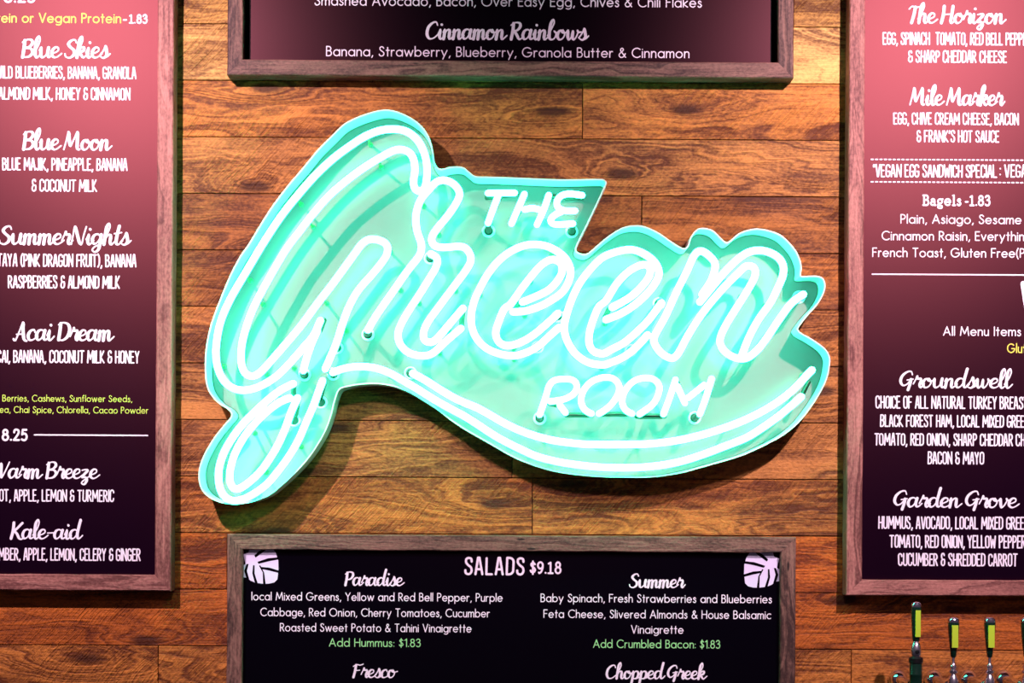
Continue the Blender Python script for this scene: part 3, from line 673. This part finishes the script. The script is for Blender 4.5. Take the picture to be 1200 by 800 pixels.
TUBES = {
 'G_stroke': D_('622 302 590 372 550 420 480 500 420 560 350 605 280 628 220 622 170 585 140 520 132 450 140 370 160 290 203 195') + A_('230 800 320 650 400 530 480 430 560 340 640 265 720 205 790 160 860 132 930 125 990 138 1040 180 1070 240 1082 300 1080 360 1070 405 1048 418 1025 405 1018 370 1025 320 1020 270 1000 235 960 220 920 228 860 260 780 310 700 370 620 440 550 520 480 610 420 690')
    + D_('395 80 345 170 305 250 275 330 255 410 250 470 255 520 275 555 310 562 345 540 400 480 470 400 540 315 610 220 680 130') + A_('735 720 780 660 820 640 870 650 895 670 895 710 870 750') + D_('870 80 800 160 755 240 725 320 700 400 675 460 645 528'),
 'G_stem': D_('608 350 585 400 560 470 542 535'),
 'tail_outer': E_('495 118 440 145 380 190 320 245 260 305 210 370 170 440 148 510 145 570 158 625 190 660 240 665 300 640 370 590 430 520 480 450 520 380 555 300 590 220 615 150 632 105'),
 'tail_inner': E_('478 185 430 205 370 250 310 310 260 375 220 450 200 520 198 575 215 608 240 610 280 585 340 530 390 460 430 390 460 320 485 250 515 185'),
 'swoosh_low': D_('680 545 740 525 810 518 880 525 950 550 1020 590') + H_('40 225 120 275 200 320 260 352 320 390 380 430 440 465 520 505 600 540 700 565 800 580 880 588') + G_('100 672 200 670 300 660 400 640 500 608 600 570 700 530 780 480 850 430 910 380 955 340'),
 'swoosh_high': H_('15 150 80 185 150 230 230 275 310 308 370 340 430 375 500 410 580 440 680 465 800 480 880 483') + G_('120 563 240 560 350 548 450 528 550 500 650 465 740 425 820 380 890 330 940 285 980 240 1005 215'),
 'r_outer': D_('845 345 890 270 960 170 1030 70 1085 0') + A_('1055 690 1055 660 1035 600 1030 530 1050 460 1090 410') + B_('130 130 170 125 210 145 235 185 220 230 180 290 130 350 103 395 115 430 160 440 220 435 260 440 285 475 285 510 255 560 210 620 150 700') + F_('165 230 145 280 150 315 180 325 210 305 270 235 330 165'),
 'r_inner': B_('100 470 130 490 125 530 90 590 40 670') + D_('1040 250 1000 320 985 370 1000 420 1040 455 1100 468') + F_('190 375 250 320 320 260'),
 'e_outer': F_('780 255 730 300 680 345 620 375 560 388 490 375 430 345 385 290 368 220') + B_('300 700 330 630 370 560 420 500 480 455 550 428 620 428 680 450 730 490 755 545 745 600 715 650 660 690 600 720 540 738 485 742'),
 'e_inner': F_('775 190 720 240 660 290 600 325 540 340 500 325 483 285 495 235 525 165') + B_('470 710 520 640 570 575 620 520 670 495 710 515 715 555 690 600 650 640 590 670 530 695'),
 'e2_outer': N_('235 650 180 710 120 755 60 780') + F_('990 430 920 420 860 380 820 320 805 250') + B_('750 710 790 620 840 550 900 490 970 460 1040 450 1100 470 1150 510 1170 560 1150 610 1100 670 1040 720 980 755 920 778'),
 'e2_inner': N_('300 500 240 580 180 640 120 690 60 720') + F_('990 378 940 365 920 320 930 250 965 160') + B_('920 690 970 610 1030 550 1090 520 1125 530 1125 570 1090 620 1030 675 950 720'),
 'n_inner': N_('490 460 530 400 550 345 550 310 520 275 485 255 455 275 420 350 370 450 320 560 268 655 268 690 300 735 350 760 380 735 420 660 470 580 530 500 600 420 660 360 700 325 735 335 740 370 710 430 660 510 610 590 580 650 575 690 600 730 650 758 700 758 750 720 800 655 850 580 910 500 965 460'),
 'n_outer': N_('480 495 550 410 610 340 670 285 720 258 780 255 840 280 870 320 870 370 845 430 810 500 760 570 720 640 690 710 680 740'),
 'T_bar': B_('368 185 430 184 492 184'), 'T_stem': B_('416 195 395 250 368 325'), 'H_left': B_('538 190 512 250 478 328'), 'H_right': B_('652 195 630 260 597 333'), 'H_bar': B_('540 262 575 255 612 264'),
 'E': B_('808 195 745 188 705 200 688 230 700 258 735 268 775 268'), 'E_low': B_('712 272 678 288 658 312 668 330 710 332 765 328'),
 'R': H_('610 342 635 270 655 205 678 182 720 176 765 180 785 205 775 240 740 265 700 276 660 281'), 'R_leg': H_('705 300 730 333'),
 'O1': H_('852 338 820 320 803 280 815 230 850 190 900 170 950 172 980 200 980 240 950 290 915 322 888 338'), 'O2': H_('1042 338 1010 320 995 280 1010 230 1045 190 1090 172 1140 175 1170 205 1165 250 1140 295 1105 322 1078 340'),
 'M1': G_('310 420 340 340 366 260'), 'M2': G_('375 290 410 368'), 'M3': G_('425 345 500 285'), 'M4': G_('535 255 510 340 480 420'),
}
THIN = {'T_bar', 'T_stem', 'H_left', 'H_right', 'H_bar', 'E', 'E_low', 'R', 'R_leg', 'O1', 'O2', 'M1', 'M2', 'M3', 'M4'}
HOLES = (B_('370 362 760 365 97 490 695 762') + D_('845 367 700 430 547 556 683 552 1045 548 625 685 500 770') + F_('775 200 680 347 1118 362 690 680') + N_('288 503 945 472') + G_('456 438'))
BLOCK = [H_('735 345 855 345'), H_('885 342 1045 340'), H_('1070 348 1195 350'), G_('185 432 300 432'), B_('362 207 500 190'), B_('520 262 495 305'), B_('660 200 692 200'), B_('735 208 810 207'), H_('655 290 700 300'), G_('372 265 380 290'), G_('415 365 425 345'),
         F_('330 175 322 255'), F_('600 135 560 175'), F_('1020 160 990 215'), N_('490 455 478 485'), E_('495 125 498 180'), E_('518 195 505 270'), E_('640 110 622 190'), D_('640 300 620 350'), G_('990 270 965 320')]

gc = P(600, 590, 0)
sign = thing('neon_sign', 'glowing green neon sign reading The Green Room, in a script-shaped tray on the planks', 'neon sign', (gc[0], 0, gc[1]))
def build_sign():
    o2 = [P(x, y, RIM_D) for x, y in cr(OUT, 3.0, True)]
    n = len(o2)
    area = sum(o2[i][0] * o2[(i + 1) % n][1] - o2[(i + 1) % n][0] * o2[i][1] for i in range(n))
    sg = 1 if area > 0 else -1
    inn = []
    for i in range(n):
        a, b = o2[i - 3], o2[(i + 3) % n]
        t_ = (b[0] - a[0], b[1] - a[1]); l = math.hypot(*t_) or 1e-9
        inn.append((o2[i][0] - sg * t_[1] / l * .0022, o2[i][1] + sg * t_[0] / l * .0022))
    mb = MB()
    tri = tessellate_polygon([[Vector((a, b, 0)) for a, b in o2]])
    mb.add([(a, -PANEL_D, b) for a, b in o2], [tuple(q) for q in tri])
    mb.build('back_panel', M['can'], sign)
    mb = MB(); vs = []
    for i in range(n):
        vs += [(o2[i][0], -.0015, o2[i][1]), (o2[i][0], -RIM_D, o2[i][1]), (inn[i][0], -RIM_D, inn[i][1]), (inn[i][0], -PANEL_D + .001, inn[i][1])]
    fs = []
    for i in range(n):
        j = (i + 1) % n
        for k in range(3): fs.append((i * 4 + k, i * 4 + k + 1, j * 4 + k + 1, j * 4 + k))
    mb.add(vs, fs); mb.build('tray_rim', M['rim'], sign)
    gk = MB(); loop = [(a, -PANEL_D - .0008, b) for a, b in inn]
    gk.tube(loop + [loop[0]], .0011, 6, False); gk.build('panel_gap_strip', M['boot'], sign, True)  # dark strip added to draw the gap line between panel and rim
    ends = []
    for nm, pts in TUBES.items():
        path = cr(pts, 2.5); w3 = []
        for (x, y) in path:
            a, b = P(x, y, TUBE_D); w3.append(Vector((a, -TUBE_D, b)))
        for _ in range(2):
            w3 = [w3[0]] + [(w3[i - 1] + w3[i] * 2 + w3[i + 1]) / 4 for i in range(1, len(w3) - 1)] + [w3[-1]]
        r = TR * (.88 if nm in THIN else 1.0)
        mb = MB(); mb.tube(w3, r, 12); mb.build('neon_tube', M['neon'], sign, True)
        ends += [w3[0], w3[-1]]
        acc = 0.07
        for i in range(1, len(w3)):
            acc += (w3[i] - w3[i - 1]).length
            if acc > 0.16 and nm not in THIN:
                acc = 0
                s = MB(); p = w3[i]
                s.lathe((p.x, -PANEL_D, p.z), (0, -1, 0), [(0, .0045), (.004, .0045), (.006, .0022), (TUBE_D - PANEL_D - r - .004, .0022), (TUBE_D - PANEL_D - r - .001, .005), (TUBE_D - PANEL_D - r + .001, .005)], 10)
                s.build('tube_support', M['standoff'], sign, True)
    for (x, y) in HOLES:
        a, b = P(x, y, PANEL_D)
        g = MB()
        g.lathe((a, -PANEL_D, b), (0, -1, 0), [(0, .0115), (.0015, .0110), (.0022, .0095), (.0012, .0080), (.0006, .0078)], 20, 0)
        g.lathe((a, -PANEL_D, b), (0, -1, 0), [(0, .0078), (.0012, .0076), (.0014, .0070)], 20, 1)
        g.build('electrode_grommet', [M['rim'], M['boot']], sign, True)
        e = min(ends, key=lambda q: math.hypot(q.x - a, q.z - b))
        if math.hypot(e.x - a, e.z - b) < .02:
            mid = Vector((e.x * .7 + a * .3, -TUBE_D + .014, e.z * .7 + b * .3))
            path = cr([tuple(e + Vector((0, .004, 0))), tuple(mid), (a, -PANEL_D - .02, b), (a, -PANEL_D - .001, b)], .004)
            s = MB(); s.tube(path, .0052, 10); s.build('electrode_boot', M['boot'], sign, True)
    for pts in BLOCK:
        w3 = []
        for (x, y) in cr(pts, 4):
            a, b = P(x, y, TUBE_D - .016); w3.append(Vector((a, -TUBE_D + .016, b)))
        s = MB(); s.tube(w3, .0042, 10); s.build('blockout_tube', M['boot'], sign, True)
build_sign()

# ------------------------------------------------------------------ beer taps
TD = 0.135                                     # handle line off the wall
KT = S * (D - TD) / D
def shank_part(root, X, Z):
    mb = MB(); mb.lathe((X, -.001, Z), (0, -1, 0), [(0, .017), (.002, .0172), (.006, .0166), (.011, .0148), (.015, .0118), (.018, .009)], 28); mb.build('wall_flange', M['chrome'], root, True)
    mb = MB(); mb.lathe((X, -.012, Z), (0, -1, 0), [(0, .008), (TD - .04, .008), (TD - .04, .012), (TD - .028, .012), (TD - .028, .009), (TD - .012, .009)], 20); mb.build('shank', M['chrome'], root, True)

def short_tap(name, px, label):
    X, Zt = P(px, 723, TD); Zb = P(px, 797, TD)[1]
    root = thing(name, label, 'beer tap', (X, -TD, Zb - .06), 'short beer taps')
    shank_part(root, X, Zb - .012)
    h = lambda y: P(px, y, TD)[1] - Zb          # height above pivot
    mb = MB()
    mb.tube([(X, -TD + .016, Zb - .012), (X, -TD - .004, Zb - .012), (X, -TD - .018, Zb - .020), (X, -TD - .024, Zb - .038), (X, -TD - .025, Zb - .075)], .0085, 16)
    mb.build('faucet_spout', M['chrome'], root, True)
    mb = MB(); mb.lathe((X, -TD, Zb - .018), (0, 0, 1), [(0, .006), (.004, .0083), (.012, .0092), (.020, .0085), (.026, .006), (.029, .0040), (.031, .0040)], 20)
    mb.build('lever_joint', M['satin_chrome'], root, True)
    mb = MB(); c0 = h(789)
    mb.lathe((X, -TD, Zb), (0, 0, 1), [(c0, .0035), (c0 + .001, .0070), (c0 + .005, .0074), (c0 + .0065, .0050), (c0 + .009, .0048), (c0 + .010, .0062), (c0 + .013, .0060), (c0 + .015, .0040), (h(776), .0026), (h(769), .0026)], 20)
    mb.build('lever_collar', M['satin_chrome'], root, True)
    mb = MB()
    mb.lathe((X, -TD, Zb), (0, 0, 1), [(h(770), .0032), (h(769), .0045), (h(760), .0060), (h(756), .0066), (h(745), .0082), (h(735), .0093), (h(730), .0096), (h(728), .0094)], 24)
    mb.build('tap_handle', M['handle'], root, True)
    mb = MB(); mb.lathe((X, -TD, Zb), (0, 0, 1), [(h(729), .0095), (h(727), .0094), (h(725), .0084), (h(723.6), .0060), (h(723), .002)], 24)
    mb.build('handle_cap', M['chrome'], root, True)
    mb = MB(); mb.box(X - .0050, X + .0052, -TD - .0108, -TD - .0070, Zb + h(758), Zb + h(732)); mb.build('handle_label', M['limeplate'], root)
    return root

def tall_tap(px, label):
    X, Zt = P(px, 705, TD); Zb = P(px, 797, TD)[1]
    root = thing('tall_beer_tap', label, 'beer tap', (X, -TD, Zb - .06))
    shank_part(root, X, Zb - .012)
    h = lambda y: P(px, y, TD)[1] - Zb
    mb = MB(); mb.lathe((X, -TD, Zb), (0, 0, 1), [(-.075, .006), (-.06, .0095), (h(800), .0104), (h(791), .0106), (h(790.5), .0110), (h(789.5), .0110), (h(789), .0106), (h(777), .0106), (h(776), .0100)], 28)
    mb.build('faucet_body', M['handle'], root, True)
    mb = MB(); mb.lathe((X, -TD, Zb), (0, 0, 1), [(h(776.5), .0112), (h(776), .0120), (h(771), .0118), (h(770), .0100), (h(768.5), .0065)], 28); mb.build('locking_collar', M['black'], root, True)
    mb = MB(); mb.lathe((X, -TD, Zb), (0, 0, 1), [(h(769.5), .0060), (h(767), .0082), (h(763), .0090), (h(758), .0086), (h(754), .0066), (h(752), .0050), (h(750), .0050)], 24)
    mb.build('ball_joint', M['satin_chrome'], root, True)
    mb = MB(); mb.lathe((X, -TD - .0086, Zb + h(763)), (0, -1, 0), [(0, .0036), (.0016, .0036), (.0018, .003)], 16); mb.build('joint_screw', M['black'], root, True)
    mb = MB(); mb.lathe((X, -TD, Zb), (0, 0, 1), [(h(751), .0052), (h(749), .0062), (h(740), .0070), (h(722), .0082), (h(712), .0086), (h(710), .0085)], 24); mb.build('tap_handle', M['handle'], root, True)
    mb = MB(); mb.lathe((X, -TD, Zb), (0, 0, 1), [(h(711), .0086), (h(708.5), .0084), (h(706.5), .0070), (h(705.4), .0048), (h(705), .0015)], 24); mb.build('handle_cap', M['chrome'], root, True)
    mb = MB(); mb.box(X - .0030, X + .0054, -TD - .0098, -TD - .0060, Zb + h(745.5), Zb + h(714.5)); mb.build('handle_label', M['limeplate'], root)
tall_tap(1073.7, 'tallest beer tap, dark green with thick black collar, at left end of the tap row')
short_tap('beer_tap', 1117.5, 'short lime-labelled beer tap standing next to the tallest tap')
short_tap('beer_tap', 1160, 'short lime-labelled beer tap, third in the row from the left end')
short_tap('beer_tap', 1203, 'beer tap cut off by the right edge of the photo')
